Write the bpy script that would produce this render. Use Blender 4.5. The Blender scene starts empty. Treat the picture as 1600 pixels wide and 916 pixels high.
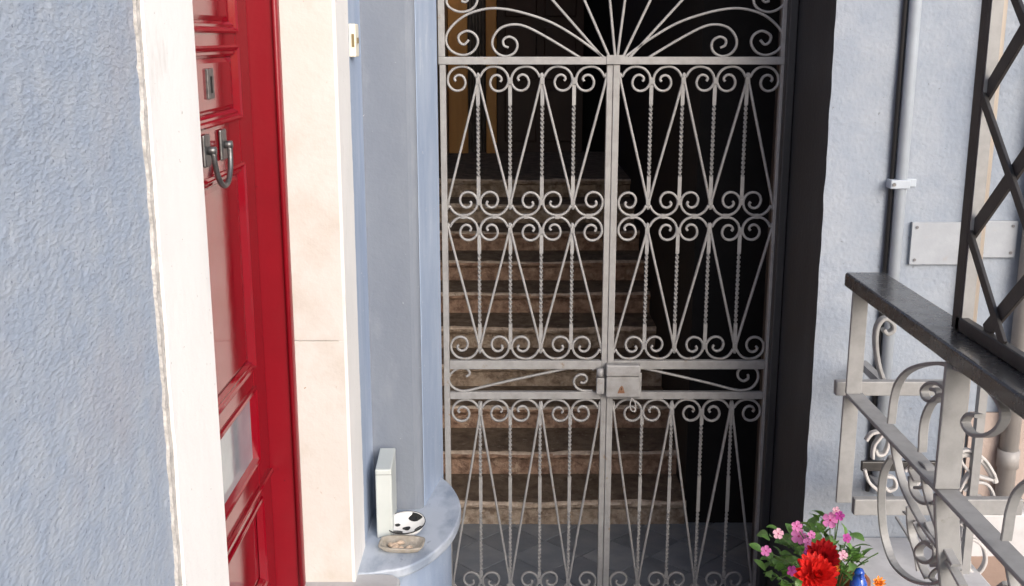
import bpy, math, random
from mathutils import Vector, Matrix, noise
random.seed(7)
R = math.radians
S = bpy.context.scene
C = S.collection

# ------------------------------------------------------------------ camera, sky, sun, exposure
F, PITCH, EYE = 1718.0, R(13.1), 2.2          # focal length in px of the 1600 px wide photo
cd = bpy.data.cameras.new('camera'); cam = bpy.data.objects.new('camera', cd); C.objects.link(cam)
cam.location = (0, 0, EYE); cam.rotation_euler = (R(90) - PITCH, 0, 0)
cd.sensor_width = 36.0; cd.lens = 36.0 * F / 1600.0; cd.clip_start = 0.05; cd.clip_end = 500
S.camera = cam
SUN_EL, SUN_AZ = 27.0, 149.0                   # azimuth clockwise from +Y: behind the viewer, to the right
w = bpy.data.worlds.new('World'); S.world = w; w.use_nodes = True
nt = w.node_tree; nt.nodes.clear()
sky = nt.nodes.new('ShaderNodeTexSky'); sky.sky_type = 'NISHITA'; sky.sun_disc = False
sky.sun_elevation = R(SUN_EL); sky.sun_rotation = R(SUN_AZ); sky.air_density = 0.7; sky.dust_density = 3.0
bg = nt.nodes.new('ShaderNodeBackground'); bg.inputs['Strength'].default_value = 0.15
out = nt.nodes.new('ShaderNodeOutputWorld')
nt.links.new(sky.outputs[0], bg.inputs['Color']); nt.links.new(bg.outputs[0], out.inputs['Surface'])
sd = bpy.data.lights.new('sun', 'SUN'); sd.energy = 1.2; sd.angle = R(40); sd.color = (1.0, 0.98, 0.955)
sun = bpy.data.objects.new('sun', sd); C.objects.link(sun)
_d = Vector((math.sin(R(SUN_AZ)) * math.cos(R(SUN_EL)), math.cos(R(SUN_AZ)) * math.cos(R(SUN_EL)), math.sin(R(SUN_EL))))
sun.rotation_euler = _d.to_track_quat('Z', 'Y').to_euler(); sun.location = _d * 20
vs = S.view_settings; vs.view_transform = 'Standard'; vs.look = 'None'; vs.exposure = 0.92; vs.gamma = 1.0
vs.use_curve_mapping = False
S.render.engine = 'CYCLES'
S.cycles.max_bounces = 10; S.cycles.diffuse_bounces = 5

# ------------------------------------------------------------------ pixel -> place
_c, _s = math.cos(PITCH), math.sin(PITCH)
def ray(x, y):
    u = (x - 800) / F; v = -(y - 458) / F
    return Vector((u, _c + v * _s, -_s + v * _c))
def onY(x, y, Y): d = ray(x, y); t = Y / d.y; return Vector((d.x * t, Y, EYE + d.z * t))
def onX(x, y, X): d = ray(x, y); t = X / d.x; return Vector((X, d.y * t, EYE + d.z * t))
def onZ(x, y, Z): d = ray(x, y); t = (Z - EYE) / d.z; return Vector((d.x * t, d.y * t, Z))

# ------------------------------------------------------------------ materials
M = {}
def mat(name, col, rough=0.6, col2=None, scale=6.0, metal=0.0, bump=0.0, bscale=60.0, coat=0.0, mix_lo=0.4, mix_hi=0.65,
        detail=6.0, bdist=0.01, spec=0.5, stain=None, stain_scale=3.0, stain_lo=0.56, stain_hi=0.68, vor=False, trans=0.0, stretch=None, rough2=None, bstretch=None, speck=None, speck_scale=60.0, speck_t=.70):
    m = bpy.data.materials.new(name); m.use_nodes = True; n = m.node_tree; L = n.links
    b = n.nodes['Principled BSDF']
    b.inputs['Roughness'].default_value = rough; b.inputs['Metallic'].default_value = metal
    b.inputs['Coat Weight'].default_value = coat; b.inputs['Coat Roughness'].default_value = 0.06
    b.inputs['Specular IOR Level'].default_value = spec; b.inputs['Transmission Weight'].default_value = trans
    tc = n.nodes.new('ShaderNodeTexCoord'); src = tc.outputs['Object']
    if stretch:
        mp = n.nodes.new('ShaderNodeMapping'); mp.inputs['Scale'].default_value = stretch
        L.new(src, mp.inputs['Vector']); vec = mp.outputs[0]
    else: vec = src
    def nz(sc, det=detail, v=vec):
        t = n.nodes.new('ShaderNodeTexNoise'); t.inputs['Scale'].default_value = sc; t.inputs['Detail'].default_value = det
        t.inputs['Roughness'].default_value = 0.62; L.new(v, t.inputs['Vector']); return t.outputs['Fac']
    def ramp(f, lo, hi):
        t = n.nodes.new('ShaderNodeMapRange'); t.inputs['From Min'].default_value = lo; t.inputs['From Max'].default_value = hi
        L.new(f, t.inputs['Value']); return t.outputs[0]
    def mixc(f, a, c):
        t = n.nodes.new('ShaderNodeMix'); t.data_type = 'RGBA'; L.new(f, t.inputs[0])
        for s_, q in ((t.inputs[6], a), (t.inputs[7], c)):
            if isinstance(q, (tuple, list)): s_.default_value = (*q, 1)
            else: L.new(q, s_)
        return t.outputs[2]
    cur = tuple(col)
    if col2: cur = mixc(ramp(nz(scale), mix_lo, mix_hi), cur, tuple(col2))
    if stain: cur = mixc(ramp(nz(stain_scale, 9.0), stain_lo, stain_hi), cur, tuple(stain))
    if speck: cur = mixc(ramp(nz(speck_scale, 3.0, src), speck_t, speck_t + .03), cur, tuple(speck))
    if isinstance(cur, tuple): b.inputs['Base Color'].default_value = (*cur, 1)
    else: L.new(cur, b.inputs['Base Color'])
    if rough2 is not None:
        t = n.nodes.new('ShaderNodeMapRange'); t.inputs['From Min'].default_value = 0.35; t.inputs['From Max'].default_value = 0.65
        t.inputs['To Min'].default_value = rough; t.inputs['To Max'].default_value = rough2
        L.new(nz(scale * 1.7), t.inputs['Value']); L.new(t.outputs[0], b.inputs['Roughness'])
    if bump:
        bp = n.nodes.new('ShaderNodeBump'); bp.inputs['Strength'].default_value = bump; bp.inputs['Distance'].default_value = bdist
        if bstretch:
            mb_ = n.nodes.new('ShaderNodeMapping'); mb_.inputs['Scale'].default_value = bstretch; L.new(src, mb_.inputs['Vector']); src = mb_.outputs[0]
        h = nz(bscale, 5.0, src)
        if vor:
            v = n.nodes.new('ShaderNodeTexVoronoi'); v.inputs['Scale'].default_value = bscale * 0.55; L.new(src, v.inputs['Vector'])
            a = n.nodes.new('ShaderNodeMath'); a.operation = 'MULTIPLY_ADD'; a.inputs[1].default_value = 0.5
            L.new(v.outputs['Distance'], a.inputs[0]); L.new(h, a.inputs[2]); h = a.outputs[0]
        L.new(h, bp.inputs['Height']); L.new(bp.outputs[0], b.inputs['Normal'])
    M[name] = m
    return m

mat('blue_stucco', (.275, .33, .415), .9, (.325, .37, .435), 20, bump=.7, bscale=330, bdist=.003, speck=(.17, .20, .26), speck_scale=150, speck_t=.64, vor=True, bstretch=(1, .38, .8), stain=(.30, .315, .36), stain_scale=2.2, stain_lo=.5, stain_hi=.7)
mat('blue_plaster', (.26, .33, .46), .75, (.35, .42, .54), 5, bump=.25, bscale=40, speck=(.6, .62, .65), speck_scale=45, speck_t=.71, stain=(.47, .53, .61), stain_scale=5, stain_lo=.6, stain_hi=.68, stretch=(1, 1, .3))
mat('grey_blue_plaster', (.158, .182, .225), .8, (.18, .205, .245), 6, bump=.2, bscale=60, speck=(.5, .5, .5), speck_scale=30, speck_t=.73, stain=(.24, .265, .30), stain_scale=4, stain_lo=.54, stain_hi=.72, stretch=(1, 1, .35))  # grey-blue front plaster, tone lowered to paint in weaker frontal light
mat('pale_stucco', (.228, .263, .315), .9, (.262, .293, .338), 7, bump=.6, bscale=120, bdist=.003, speck=(.17, .19, .22), speck_scale=55, speck_t=.69, vor=True, stain=(.20, .235, .29), stain_scale=3.2, stain_lo=.52, stain_hi=.68)
mat('white_paint', (.78, .775, .77), .7, (.72, .72, .715), 5, bump=.15, bscale=50, stain=(.56, .55, .53), stain_scale=7, stain_lo=.62, stain_hi=.75, stretch=(1, 1, .4), speck=(.42, .40, .37), speck_scale=70, speck_t=.70)
mat('cream_paint', (.545, .53, .505), .7, (.575, .565, .55), 4, bump=.18, bscale=35, speck=(.36, .27, .20), speck_scale=38, speck_t=.715, stain=(.475, .44, .395), stain_scale=5, stain_lo=.5, stain_hi=.78)  # cream, tone lowered to stand for weaker light on front faces
mat('chalk_edge', (.40, .385, .37), .95, (.58, .56, .535), 45, bump=.6, bscale=160)
mat('red_gloss', (.20, .0018, .009), .07, (.185, .0016, .008), 3, bump=.02, bscale=45, coat=.2, spec=.5, stain=(.15, .002, .008), stain_scale=14, stain_lo=.6, stain_hi=.75, rough2=.14)
mat('charcoal_paint', (.025, .026, .029), .5, (.034, .035, .039), 8, speck=(.10, .10, .105), speck_scale=50, speck_t=.715, bump=.12, bscale=50, stain=(.045, .045, .05), stain_scale=9, stain_lo=.66, stain_hi=.75, stretch=(1, 1, .2))
mat('gate_paint', (.275, .274, .273), .42, (.225, .222, .22), 30, bump=.12, bscale=220, bdist=.002, stain=(.20, .15, .115), stain_scale=28, stain_lo=.64, stain_hi=.72)
mat('gate_paint_worn', (.28, .28, .282), .4, (.21, .205, .20), 25, bump=.15, bscale=200, bdist=.002, stain=(.20, .11, .06), stain_scale=16, stain_lo=.66, stain_hi=.74)
mat('rust', (.16, .075, .04), .9, (.24, .14, .09), 160)
mat('dark_hole', (.006, .006, .006), .8)
mat('black_iron', (.022, .021, .021), .42, (.035, .033, .032), 30, bump=.15, bscale=180, bdist=.002)
mat('rail_black', (.032, .033, .035), .2, (.040, .040, .041), 12, spec=.7, rough2=.32, coat=.3)
mat('railing_paint', (.245, .247, .248), .5, (.20, .201, .202), 22, bump=.14, bscale=160, bdist=.002, stain=(.13, .12, .11), stain_scale=18, stain_lo=.66, stain_hi=.76)
mat('ornament_paint', (.45, .44, .435), .45, (.36, .355, .35), 22, bump=.15, bscale=160, bdist=.002)
mat('old_iron', (.10, .105, .11), .38, (.16, .16, .165), 60, metal=.7, bump=.2, bscale=220, bdist=.001)
mat('marble', (.42, .47, .545), .35, (.24, .29, .37), 9, bump=.06, bscale=60, mix_lo=.42, mix_hi=.62, stain=(.22, .25, .31), stain_scale=26, stain_lo=.66, stain_hi=.72, stretch=(1, .45, 1), rough2=.6)
mat('white_marble', (.45, .455, .47), .5, (.37, .375, .39), 9, bump=.1, bscale=60)
mat('stone_step', (.48, .385, .30), .85, (.22, .16, .115), 22, bump=1.0, bscale=60, bdist=.012, stain=(.56, .48, .40), stain_scale=13, stain_lo=.55, stain_hi=.68)
mat('red_stone_step', (.45, .30, .215), .85, (.20, .12, .085), 22, bump=1.0, bscale=60, bdist=.012, stain=(.56, .42, .31), stain_scale=15, stain_lo=.56, stain_hi=.7)
mat('stone_edge', (.62, .53, .44), .7, (.40, .31, .24), 26, bump=.6, bscale=80, stain=(.26, .2, .15), stain_scale=17, stain_lo=.56, stain_hi=.66)
mat('red_frame', (.20, .0018, .009), .38, (.18, .0016, .008), 5, bump=.06, bscale=60, spec=.4, speck=(.08, .004, .008), speck_scale=60, speck_t=.72)
mat('tile_blue', (.20, .225, .26), .5, (.26, .28, .31), 7, bump=.1, bscale=70, rough2=.75)
mat('tile_dark', (.165, .187, .22), .5, (.21, .23, .26), 7, bump=.1, bscale=70, rough2=.75)
mat('grout', (.07, .07, .075), .95, (.1, .1, .1), 30, bump=.4, bscale=120)
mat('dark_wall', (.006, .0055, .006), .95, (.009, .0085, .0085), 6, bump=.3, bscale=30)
mat('brown_wall', (.42, .27, .15), .9, (.33, .20, .11), 6, bump=.3, bscale=30)  # brown shifted towards orange so the wall looks warmly lit
mat('dark_wood', (.045, .016, .011), .45, (.03, .011, .008), 9, bump=.15, bscale=60, stretch=(1, 1, .12))
mat('glow_tinted_wood', (.70, .36, .11), .5, (.60, .28, .08), 12, bump=.1, bscale=60, stretch=(1, 1, .1))  # timber colour pushed to orange to stand in for warm light
mat('curtain', (.17, .15, .13), .9, (.12, .105, .09), 12)
mat('conduit', (.35, .395, .45), .5, (.32, .36, .41), 12, bump=.1, bscale=80)
mat('cable', (.012, .012, .014), .6)
mat('beige_pipe', (.37, .325, .28), .55, (.32, .285, .25), 12, bump=.1, bscale=80, stretch=(1, 1, .2))
mat('grey_pipe', (.27, .26, .255), .5, (.23, .225, .22), 12, bump=.1, bscale=80)
mat('plaque', (.285, .31, .345), .35, (.24, .262, .295), 9, bump=.1, bscale=30, rough2=.55, stain=(.25, .24, .235), stain_scale=7)
mat('screw', (.12, .12, .13), .5)
mat('cream_plastic', (.72, .68, .56), .4)
mat('button_brown', (.20, .15, .07), .4)
mat('box_white', (.50, .535, .525), .45, (.46, .50, .49), 8)
mat('plate_white', (.84, .84, .83), .2, coat=.3)
mat('plate_black', (.012, .012, .013), .25, coat=.3)
mat('tray', (.50, .46, .40), .25, (.38, .34, .28), 30, bump=.4, bscale=60, trans=.25)
mat('food', (.55, .44, .34), .6, (.42, .30, .22), 40)
mat('terracotta', (.50, .185, .09), .8, (.42, .15, .07), 12, bump=.2, bscale=80)
mat('tread_dirt_shade', (.20, .155, .115), .95, (.10, .072, .052), 14, bump=1.0, bscale=60, bdist=.01, stain=(.26, .22, .17), stain_scale=30, stain_lo=.6, stain_hi=.68)  # tread dirt, darkened to carry the treads' shade in its colour
mat('pink_plaster', (.32, .255, .225), .9, (.36, .30, .27), 6, bump=.3, bscale=60)
mat('soil', (.02, .014, .01), 1.0, (.035, .025, .018), 60, bump=.8, bscale=120)
mat('leaf', (.075, .18, .03), .4, (.13, .26, .05), 14, bump=.1, bscale=60)
mat('leaf_light', (.17, .32, .08), .4, (.11, .24, .05), 14)
mat('stem', (.09, .16, .05), .6)
mat('pink', (.72, .17, .47), .6, (.80, .32, .58), 50)
mat('pale_pink', (.80, .50, .58), .6, (.74, .36, .48), 50)
mat('magenta', (.50, .04, .32), .6, (.6, .1, .42), 50)
mat('flower_eye', (.45, .02, .14), .6)
mat('red_petal', (.80, .03, .02), .5, (.70, .014, .016), 30)
mat('dark_red_petal', (.50, .008, .014), .5, (.40, .006, .01), 30)
mat('yellow_petal', (.85, .42, .05), .55, (.86, .2, .06), 40)
mat('blue_glaze', (.01, .05, .42), .12, (.02, .12, .55), 12, coat=.6)
mat('street_stone', (.19, .185, .18), .85, (.24, .235, .225), 4, bump=.5, bscale=40)
mat('paving', (.36, .25, .19), .8, (.32, .22, .165), 5, bump=.3, bscale=30, stain=(.42, .33, .27), stain_scale=5)
mat('ground_dust', (.22, .2, .18), .95, (.17, .16, .15), .6, bump=.4, bscale=6)
def glass_mat():
    m = mat('letter_glass', (.24, .29, .33), .06, (.30, .36, .39), 9, bump=.01, bscale=20, coat=.5)  # base colour raised to paint in the pane's pale reflection
glass_mat()

# ------------------------------------------------------------------ mesh helpers
class MB:
    def __init__(s): s.v = []; s.f = []
    def add(s, vs_, fs):
        o = len(s.v); s.v += [tuple(p) for p in vs_]; s.f += [tuple(i + o for i in f) for f in fs]; return s
    def box(s, x0, x1, y0, y1, z0, z1):
        return s.add([(x, y, z) for z in (z0, z1) for y in (y0, y1) for x in (x0, x1)],
                     [(0, 2, 3, 1), (4, 5, 7, 6), (0, 1, 5, 4), (2, 6, 7, 3), (0, 4, 6, 2), (1, 3, 7, 5)])
    def prism(s, poly, d):                       # poly: 3-D points (ordered), d: extrusion vector
        n = len(poly); d = Vector(d); P = [Vector(p) for p in poly]
        return s.add(P + [p + d for p in P], [tuple(range(n))[::-1], tuple(range(n, 2 * n))] +
                     [(i, (i + 1) % n, n + (i + 1) % n, n + i) for i in range(n)])
    def sweep(s, pts, sec, ref=None, twist=None, caps=True):
        # sec: list of (a,b); a along side axis, b along ref axis.  ref: fixed vector -> planar curve
        P = [Vector(p) for p in pts]; n = len(P); k = len(sec); V = []
        prev = None
        for i in range(n):
            t = (P[min(i + 1, n - 1)] - P[max(i - 1, 0)]).normalized()
            if ref is not None: u = Vector(ref)
            else:
                u = prev if prev is not None else (Vector((0, 0, 1)) if abs(t.z) < .9 else Vector((1, 0, 0)))
            u = (u - t * u.dot(t)).normalized(); prev = u; sd_ = t.cross(u).normalized()
            if twist:
                a = twist(i / (n - 1)); ca, sa = math.cos(a), math.sin(a)
            else: ca, sa = 1, 0
            for a_, b_ in sec:
                V.append(P[i] + sd_ * (a_ * ca - b_ * sa) + u * (a_ * sa + b_ * ca))
        Fc = [(i * k + j, i * k + (j + 1) % k, (i + 1) * k + (j + 1) % k, (i + 1) * k + j) for i in range(n - 1) for j in range(k)]
        if caps: Fc += [tuple(range(k))[::-1], tuple((n - 1) * k + j for j in range(k))]
        return s.add(V, Fc)
    def lathe(s, prof, seg=24, c=(0, 0, 0)):
        V = []; n = len(prof)
        for i in range(seg):
            a = 2 * math.pi * i / seg
            for r, z in prof: V.append((c[0] + r * math.cos(a), c[1] + r * math.sin(a), c[2] + z))
        Fc = [(i * n + j, ((i + 1) % seg) * n + j, ((i + 1) % seg) * n + j + 1, i * n + j + 1) for i in range(seg) for j in range(n - 1)]
        return s.add(V, Fc)
    def ring(s, y0, y1, z0, z1, prof):           # mitred moulding in a plane of constant x; prof = (inset, x)
        V = []
        for ins, x in prof: V += [(x, y0 + ins, z0 + ins), (x, y1 - ins, z0 + ins), (x, y1 - ins, z1 - ins), (x, y0 + ins, z1 - ins)]
        return s.add(V, [(i * 4 + j, i * 4 + (j + 1) % 4, (i + 1) * 4 + (j + 1) % 4, (i + 1) * 4 + j) for i in range(len(prof) - 1) for j in range(4)])
    def mesh(s, name):
        m = bpy.data.meshes.new(name); m.from_pydata(s.v, [], s.f); m.update()
        import bmesh
        bm = bmesh.new(); bm.from_mesh(m); bmesh.ops.recalc_face_normals(bm, faces=bm.faces); bm.to_mesh(m); bm.free()
        return m
def obj(name, mb, material, parent=None, smooth=False, bevel=0.0, kind=None, loc=None, rot=None, scale=None):
    me = mb.mesh(name) if isinstance(mb, MB) else mb
    if not me.materials: me.materials.append(M[material])
    if smooth: me.polygons.foreach_set('use_smooth', [True] * len(me.polygons))
    o = bpy.data.objects.new(name, me); C.objects.link(o); o.parent = parent
    if bevel:
        b = o.modifiers.new('bevel', 'BEVEL'); b.width = bevel; b.segments = 2; b.limit_method = 'ANGLE'; b.angle_limit = R(40)
    if kind: o['kind'] = kind
    if loc is not None: o.location = loc
    if rot is not None: o.rotation_euler = rot
    if scale is not None: o.scale = scale
    return o
def tag(o, label, cat, group=None):
    o['label'] = label; o['category'] = cat
    if group: o['group'] = group
    return o
def thing(name, label, cat, group=None, loc=(0, 0, 0)):
    o = bpy.data.objects.new(name, None); C.objects.link(o); o.location = loc; o.empty_display_size = .1
    return tag(o, label, cat, group)
def struct(name, mb, material, **k):
    return obj(name, mb, material, kind='structure', **k)
def circ(r, n=8): return [(r * math.cos(2 * math.pi * (i + .5) / n), r * math.sin(2 * math.pi * (i + .5) / n)) for i in range(n)]
def rect(a, b, c=.25):                            # chamfered rectangle section, half sizes a (side) and b (ref)
    k = min(a, b) * c * 2
    return [(a, b - k), (a - k, b), (-a + k, b), (-a, b - k), (-a, -b + k), (-a + k, -b), (a - k, -b), (a, -b + k)]
def spline(pts, sub=6, closed=False):
    P = [Vector(p) for p in pts]; out_ = []; n = len(P)
    for i in range(n - 1):
        p0, p1, p2, p3 = P[max(i - 1, 0)], P[i], P[i + 1], P[min(i + 2, n - 1)]
        for j in range(sub):
            t = j / sub
            out_.append(.5 * ((2 * p1) + (p2 - p0) * t + (2 * p0 - 5 * p1 + 4 * p2 - p3) * t * t + (3 * p1 - p0 - 3 * p2 + p3) * t ** 3))
    out_.append(P[-1]); return out_
def jit(a): return random.uniform(-a, a)

# ------------------------------------------------------------------ key planes (metres)
XW = -.489            # outer face of the left house
YN0, YN1 = 1.488, 1.723      # near white band
YJ = 3.113            # far jamb
YB1 = 3.37            # end of far white band
YP = 3.64             # front of pilaster
XP = -.315            # pilaster corner, start of gate reveal
YG = 4.0              # gate plane
XR = 1.0              # dark right reveal
YR = 3.5              # right wall
ZL = .56              # door landing
TOP = 5.2

# ------------------------------------------------------------------ ground, street, terrace
struct('ground', MB().box(-60, 60, -60, 60, -.4, -.03), 'ground_dust')
struct('street', MB().box(XW - .4, 9, -14, 2.72, -.03, .44), 'street_stone', bevel=.01)
struct('terrace_paving', MB().box(1.0, 9, 2.72, YR + .4, -.03, .50), 'paving', bevel=.01)
steps = thing('street_steps', 'low stone steps going down from the street towards the iron gate', 'steps')
for i, (y0, y1, z) in enumerate([(2.722, 2.95, .30), (2.952, 3.18, .15)]):
    obj('step', MB().box(-.24, .998, y0, y1, -.03, z), 'street_stone', steps, bevel=.012)

# ------------------------------------------------------------------ left house
house = thing('blue_house', 'rough blue plaster house with white door surround and red door', 'house')
# near rough wall as a fine relief sheet on a solid core
obj('wall_core', MB().box(XW - .5, XW - .012, -9, YN1 - .002, -.03, TOP), 'blue_stucco', house)
g = MB(); NY, NZ = 260, 420
y0, y1, z0, z1 = .55, YN1 - .01, .44, 2.75
def stucco(y, z):
    p = Vector((3.1, y, z))
    q = Vector((3.1, y * .38, z * .8))
    m_ = .55 + .45 * noise.noise(q * 4 + Vector((7, 1, 2)))
    return (.0007 * noise.fractal(q * 170, .5, 2.0, 3) + .0004 * noise.noise(q * 260)) * (m_ + .25) - .0012 * max(0, noise.noise(q * 120) - .30) * 3 + .0012 * noise.noise(q * 12)
for j in range(NZ + 1):
    for i in range(NY + 1):
        y = y0 + (y1 - y0) * i / NY; z = z0 + (z1 - z0) * j / NZ
        g.v.append((XW + stucco(y, z) - .004, y, z))
g.f = [(j * (NY + 1) + i, j * (NY + 1) + i + 1, (j + 1) * (NY + 1) + i + 1, (j + 1) * (NY + 1) + i) for j in range(NZ) for i in range(NY)]
obj('plaster_wall', g, 'blue_stucco', house, smooth=True)
obj('plaster_wall', MB().box(XW - .02, XW - .003, -9, .55, -.03, TOP), 'blue_stucco', house)
obj('plaster_wall', MB().box(XW - .02, XW - .003, .55, YN1 - .002, 2.75, TOP), 'blue_stucco', house)
def band(name, ya, yb, x0, x1, amp, m, seed, za=.44, zb=3.25, flip=False):
    n = 420; L_, R_ = [], []
    for i in range(n + 1):
        z = za + (zb - za) * i / n
        d = amp * (noise.noise(Vector((seed, z * 9, 0))) + .7 * noise.noise(Vector((seed, z * 31, 4))) + .25 * noise.noise(Vector((seed, z * 80, 9))))
        L_.append((ya + (0 if flip else d), z)); R_.append((yb + (d if flip else 0), z))
    b = MB()
    V = []
    for (a, z), (c, _) in zip(L_, R_): V += [(x0, a, z), (x1, a, z), (x1, c, z), (x0, c, z)]
    Fc = [(i * 4 + k, i * 4 + (k + 1) % 4, i * 4 + 4 + (k + 1) % 4, i * 4 + 4 + k) for i in range(n) for k in range(4)]
    Fc += [(0, 1, 2, 3), (n * 4, n * 4 + 3, n * 4 + 2, n * 4 + 1)]
    return obj(name, b.add(V, Fc), m, house)
band('chalk_line', YN0 - .012, YN0 + .05, XW - .02, XW + .0005, .008, 'chalk_edge', 2.2)
band('door_surround', YN0 + .004, YN1, XW - .25, XW + .0045, .003, 'white_paint', 5.1)
# far side of the doorway
zj = [ZL - .3, onY(510, 533, YJ).z, 3.3]
for a, b in zip(zj[:-1], zj[1:]):
    obj('jamb_stone', MB().box(-1.1, XW - .004, YJ + random.uniform(0, .0015), YB1, a + .0008, b - .0008), 'cream_paint', house, bevel=.0015)
band('door_surround', YJ + .001, YB1 - .02, XW - .02, XW + .004, .007, 'white_paint', 8.4, ZL - .3, 3.25, True)
obj('wall_core', MB().box(-1.1, XW - .03, YB1, YP + .4, -.03, TOP), 'blue_plaster', house)
obj('side_wall', MB().box(XW - .06, XW, YB1 - .0, YP + .02, -.03, TOP), 'blue_plaster', house)
obj('door_lintel', MB().box(-1.1, XW, YN1 + .0, YB1 - .003, 3.3, TOP), 'blue_plaster', house)
# pilaster with softly rounded inner corner towards the gate
pl = MB()
pts = [(XW + .045 - .06, YP + .006), (XW + .06, YP)]
pts = [(XW - .005, YP)] + [(XP - .03 + .03 * math.sin(a), YP + .03 - .03 * math.cos(a)) for a in [R(t) for t in (0, 22, 45, 68, 90)]] + [(XP, YP + .33), (XW - .005, YP + .33)]
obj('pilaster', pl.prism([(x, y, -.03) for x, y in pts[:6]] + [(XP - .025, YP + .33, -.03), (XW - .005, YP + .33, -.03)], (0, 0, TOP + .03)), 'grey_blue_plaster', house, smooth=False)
obj('gate_reveal', MB().prism([(XP - .024, YP + .028, -.03), (XP + .002, YP + .032, -.03), (XP + .05, YP + .335, -.03), (XP - .024, YP + .335, -.03)], (0, 0, TOP + .03)), 'blue_plaster', house)

# red door --------------------------------------------------------
XD = -.72
door = obj('door', MB().box(XD - .05, XD - .03, 1.74, 3.078, ZL + .004, 3.28), 'red_gloss', house)
door['label'] = 'glossy red panelled door'
def leaf(ya, yb, pa, pb, detail):
    rows = [(2.225, 2.95), (2.005, 2.165), (1.315, 1.86), (1.035, 1.235), (.66, .90)]
    # stiles and rails
    obj('door_stile', MB().box(XD - .03, XD, ya, pa, ZL + .004, 3.28), 'red_gloss', door, bevel=.003)
    obj('door_stile', MB().box(XD - .03, XD, pb, yb, ZL + .004, 3.28), 'red_gloss', door, bevel=.003)
    zs = [3.28] + [v for r in rows for v in (r[1], r[0])] + [ZL + .004]
    for i in range(0, len(zs), 2):
        obj('door_rail', MB().box(XD - .03, XD - .0008, pa - .002, pb + .002, zs[i + 1], zs[i]), 'red_gloss', door, bevel=.002)
    for i, (za, zb) in enumerate(rows):
        if i == 3:
            obj('letter_pane', MB().box(XD - .03, XD - .014, pa, pb, za, zb), 'letter_glass', door)
            obj('panel_moulding', MB().ring(pa, pb, za, zb, [(-.014, XD), (-.013, XD + .005), (-.005, XD + .007), (.0, XD + .003), (.003, XD - .014)]), 'red_gloss', door)
        else:
            obj('panel_moulding', MB().ring(pa, pb, za, zb, [(-.016, XD - .001), (-.015, XD + .005), (-.010, XD + .008), (-.004, XD + .004), (.0, XD - .001), (.006, XD), (.010, XD - .005), (.014, XD - .010)]), 'red_gloss', door)
            pm = MB(); fx = XD - .006 if i != 4 else XD - .010
            pm.ring(pa, pb, za, zb, [(.0, XD - .02), (.012, XD - .012), (.026, fx)])
            pm.add([(fx, pa + .026, za + .026), (fx, pb - .026, za + .026), (fx, pb - .026, zb - .026), (fx, pa + .026, zb - .026)], [(0, 1, 2, 3)])
            obj('panel', pm, 'red_gloss', door)
    obj('weather_bead', MB().sweep([(XD + .004, ya + .01, .945), (XD + .004, yb - .012, .945)], rect(.007, .008)), 'red_gloss', door)
leaf(2.25, 3.076, 2.37, 2.93, True)
leaf(1.742, 2.247, 1.84, 2.14, False)
# frame on the far side, on the near side and above
obj('door_frame', MB().box(XD - .06, -.637, 3.079, YJ - .001, ZL - .02, 3.3), 'red_frame', house, bevel=.006)
obj('door_frame', MB().sweep([(-.644, 3.074, ZL - .01), (-.644, 3.074, 3.28)], circ(.008, 10)), 'red_frame', house, smooth=True)
obj('door_frame', MB().box(XD - .06, -.637, YN1 + .003, 1.74, ZL - .02, 3.3), 'red_gloss', house, bevel=.006)
# keyhole plate
kp = onX(330, 131, XD)
esc = obj('keyhole_plate', MB().box(XD - .008, XD + .0005, kp.y - .026, kp.y + .026, kp.z - .036, kp.z + .036), 'old_iron', door, bevel=.002)
obj('keyhole', MB().prism([(XD + .001, kp.y + .006 * math.cos(a), kp.z + .012 + .006 * math.sin(a)) for a in [R(t) for t in range(-50, 231, 20)]] +
    [(XD + .001, kp.y - .005, kp.z - .022), (XD + .001, kp.y + .005, kp.z - .022)], (.0012, 0, 0)), 'dark_hole', door)
# ring handle on two plates
ka, kb = onX(320, 236, XD), onX(346, 226, XD)
zc = (ka.z + kb.z) / 2
for q in (ka, kb):
    obj('handle_plate', MB().box(XD, XD + .008, q.y - .026, q.y + .026, zc - .038, zc + .038), 'old_iron', door, bevel=.004)
    obj('handle_knob', MB().sweep([(XD + .006, q.y, zc), (XD + .027, q.y, zc)], circ(.010, 10)), 'old_iron', door, smooth=True)
yc = (ka.y + kb.y) / 2; rr = (kb.y - ka.y) / 2
ringp = [(XD + .020 + .004 * math.sin(math.pi * t / 24), yc - (rr + .004 * math.sin(math.pi * t / 24)) * math.cos(math.pi * t / 24), zc - .092 * math.sin(math.pi * t / 24)) for t in range(25)]
obj('pull_handle', MB().sweep(ringp, circ(.0068, 10)), 'old_iron', door, smooth=True)

# ------------------------------------------------------------------ doorbell
db = onX(553, 62, XW)
bell = thing('doorbell', 'small cream doorbell plate high on the blue wall beside the cream jamb', 'doorbell')
bz0, bz1 = onX(553, 90, XW + .02).z, onX(553, 37, XW + .02).z
obj('bell_plate', MB().box(XW - .003, XW + .020, 3.385, 3.455, bz0, bz1), 'cream_plastic', bell, bevel=.004)
obj('bell_slot', MB().box(XW + .008, XW + .016, 3.383, 3.3853, bz0 + .03, bz1 - .03), 'button_brown', bell)
obj('bell_button', MB().box(XW + .02, XW + .024, 3.41, 3.43, bz0 + .04, bz1 - .04), 'button_brown', bell, bevel=.002)

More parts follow.
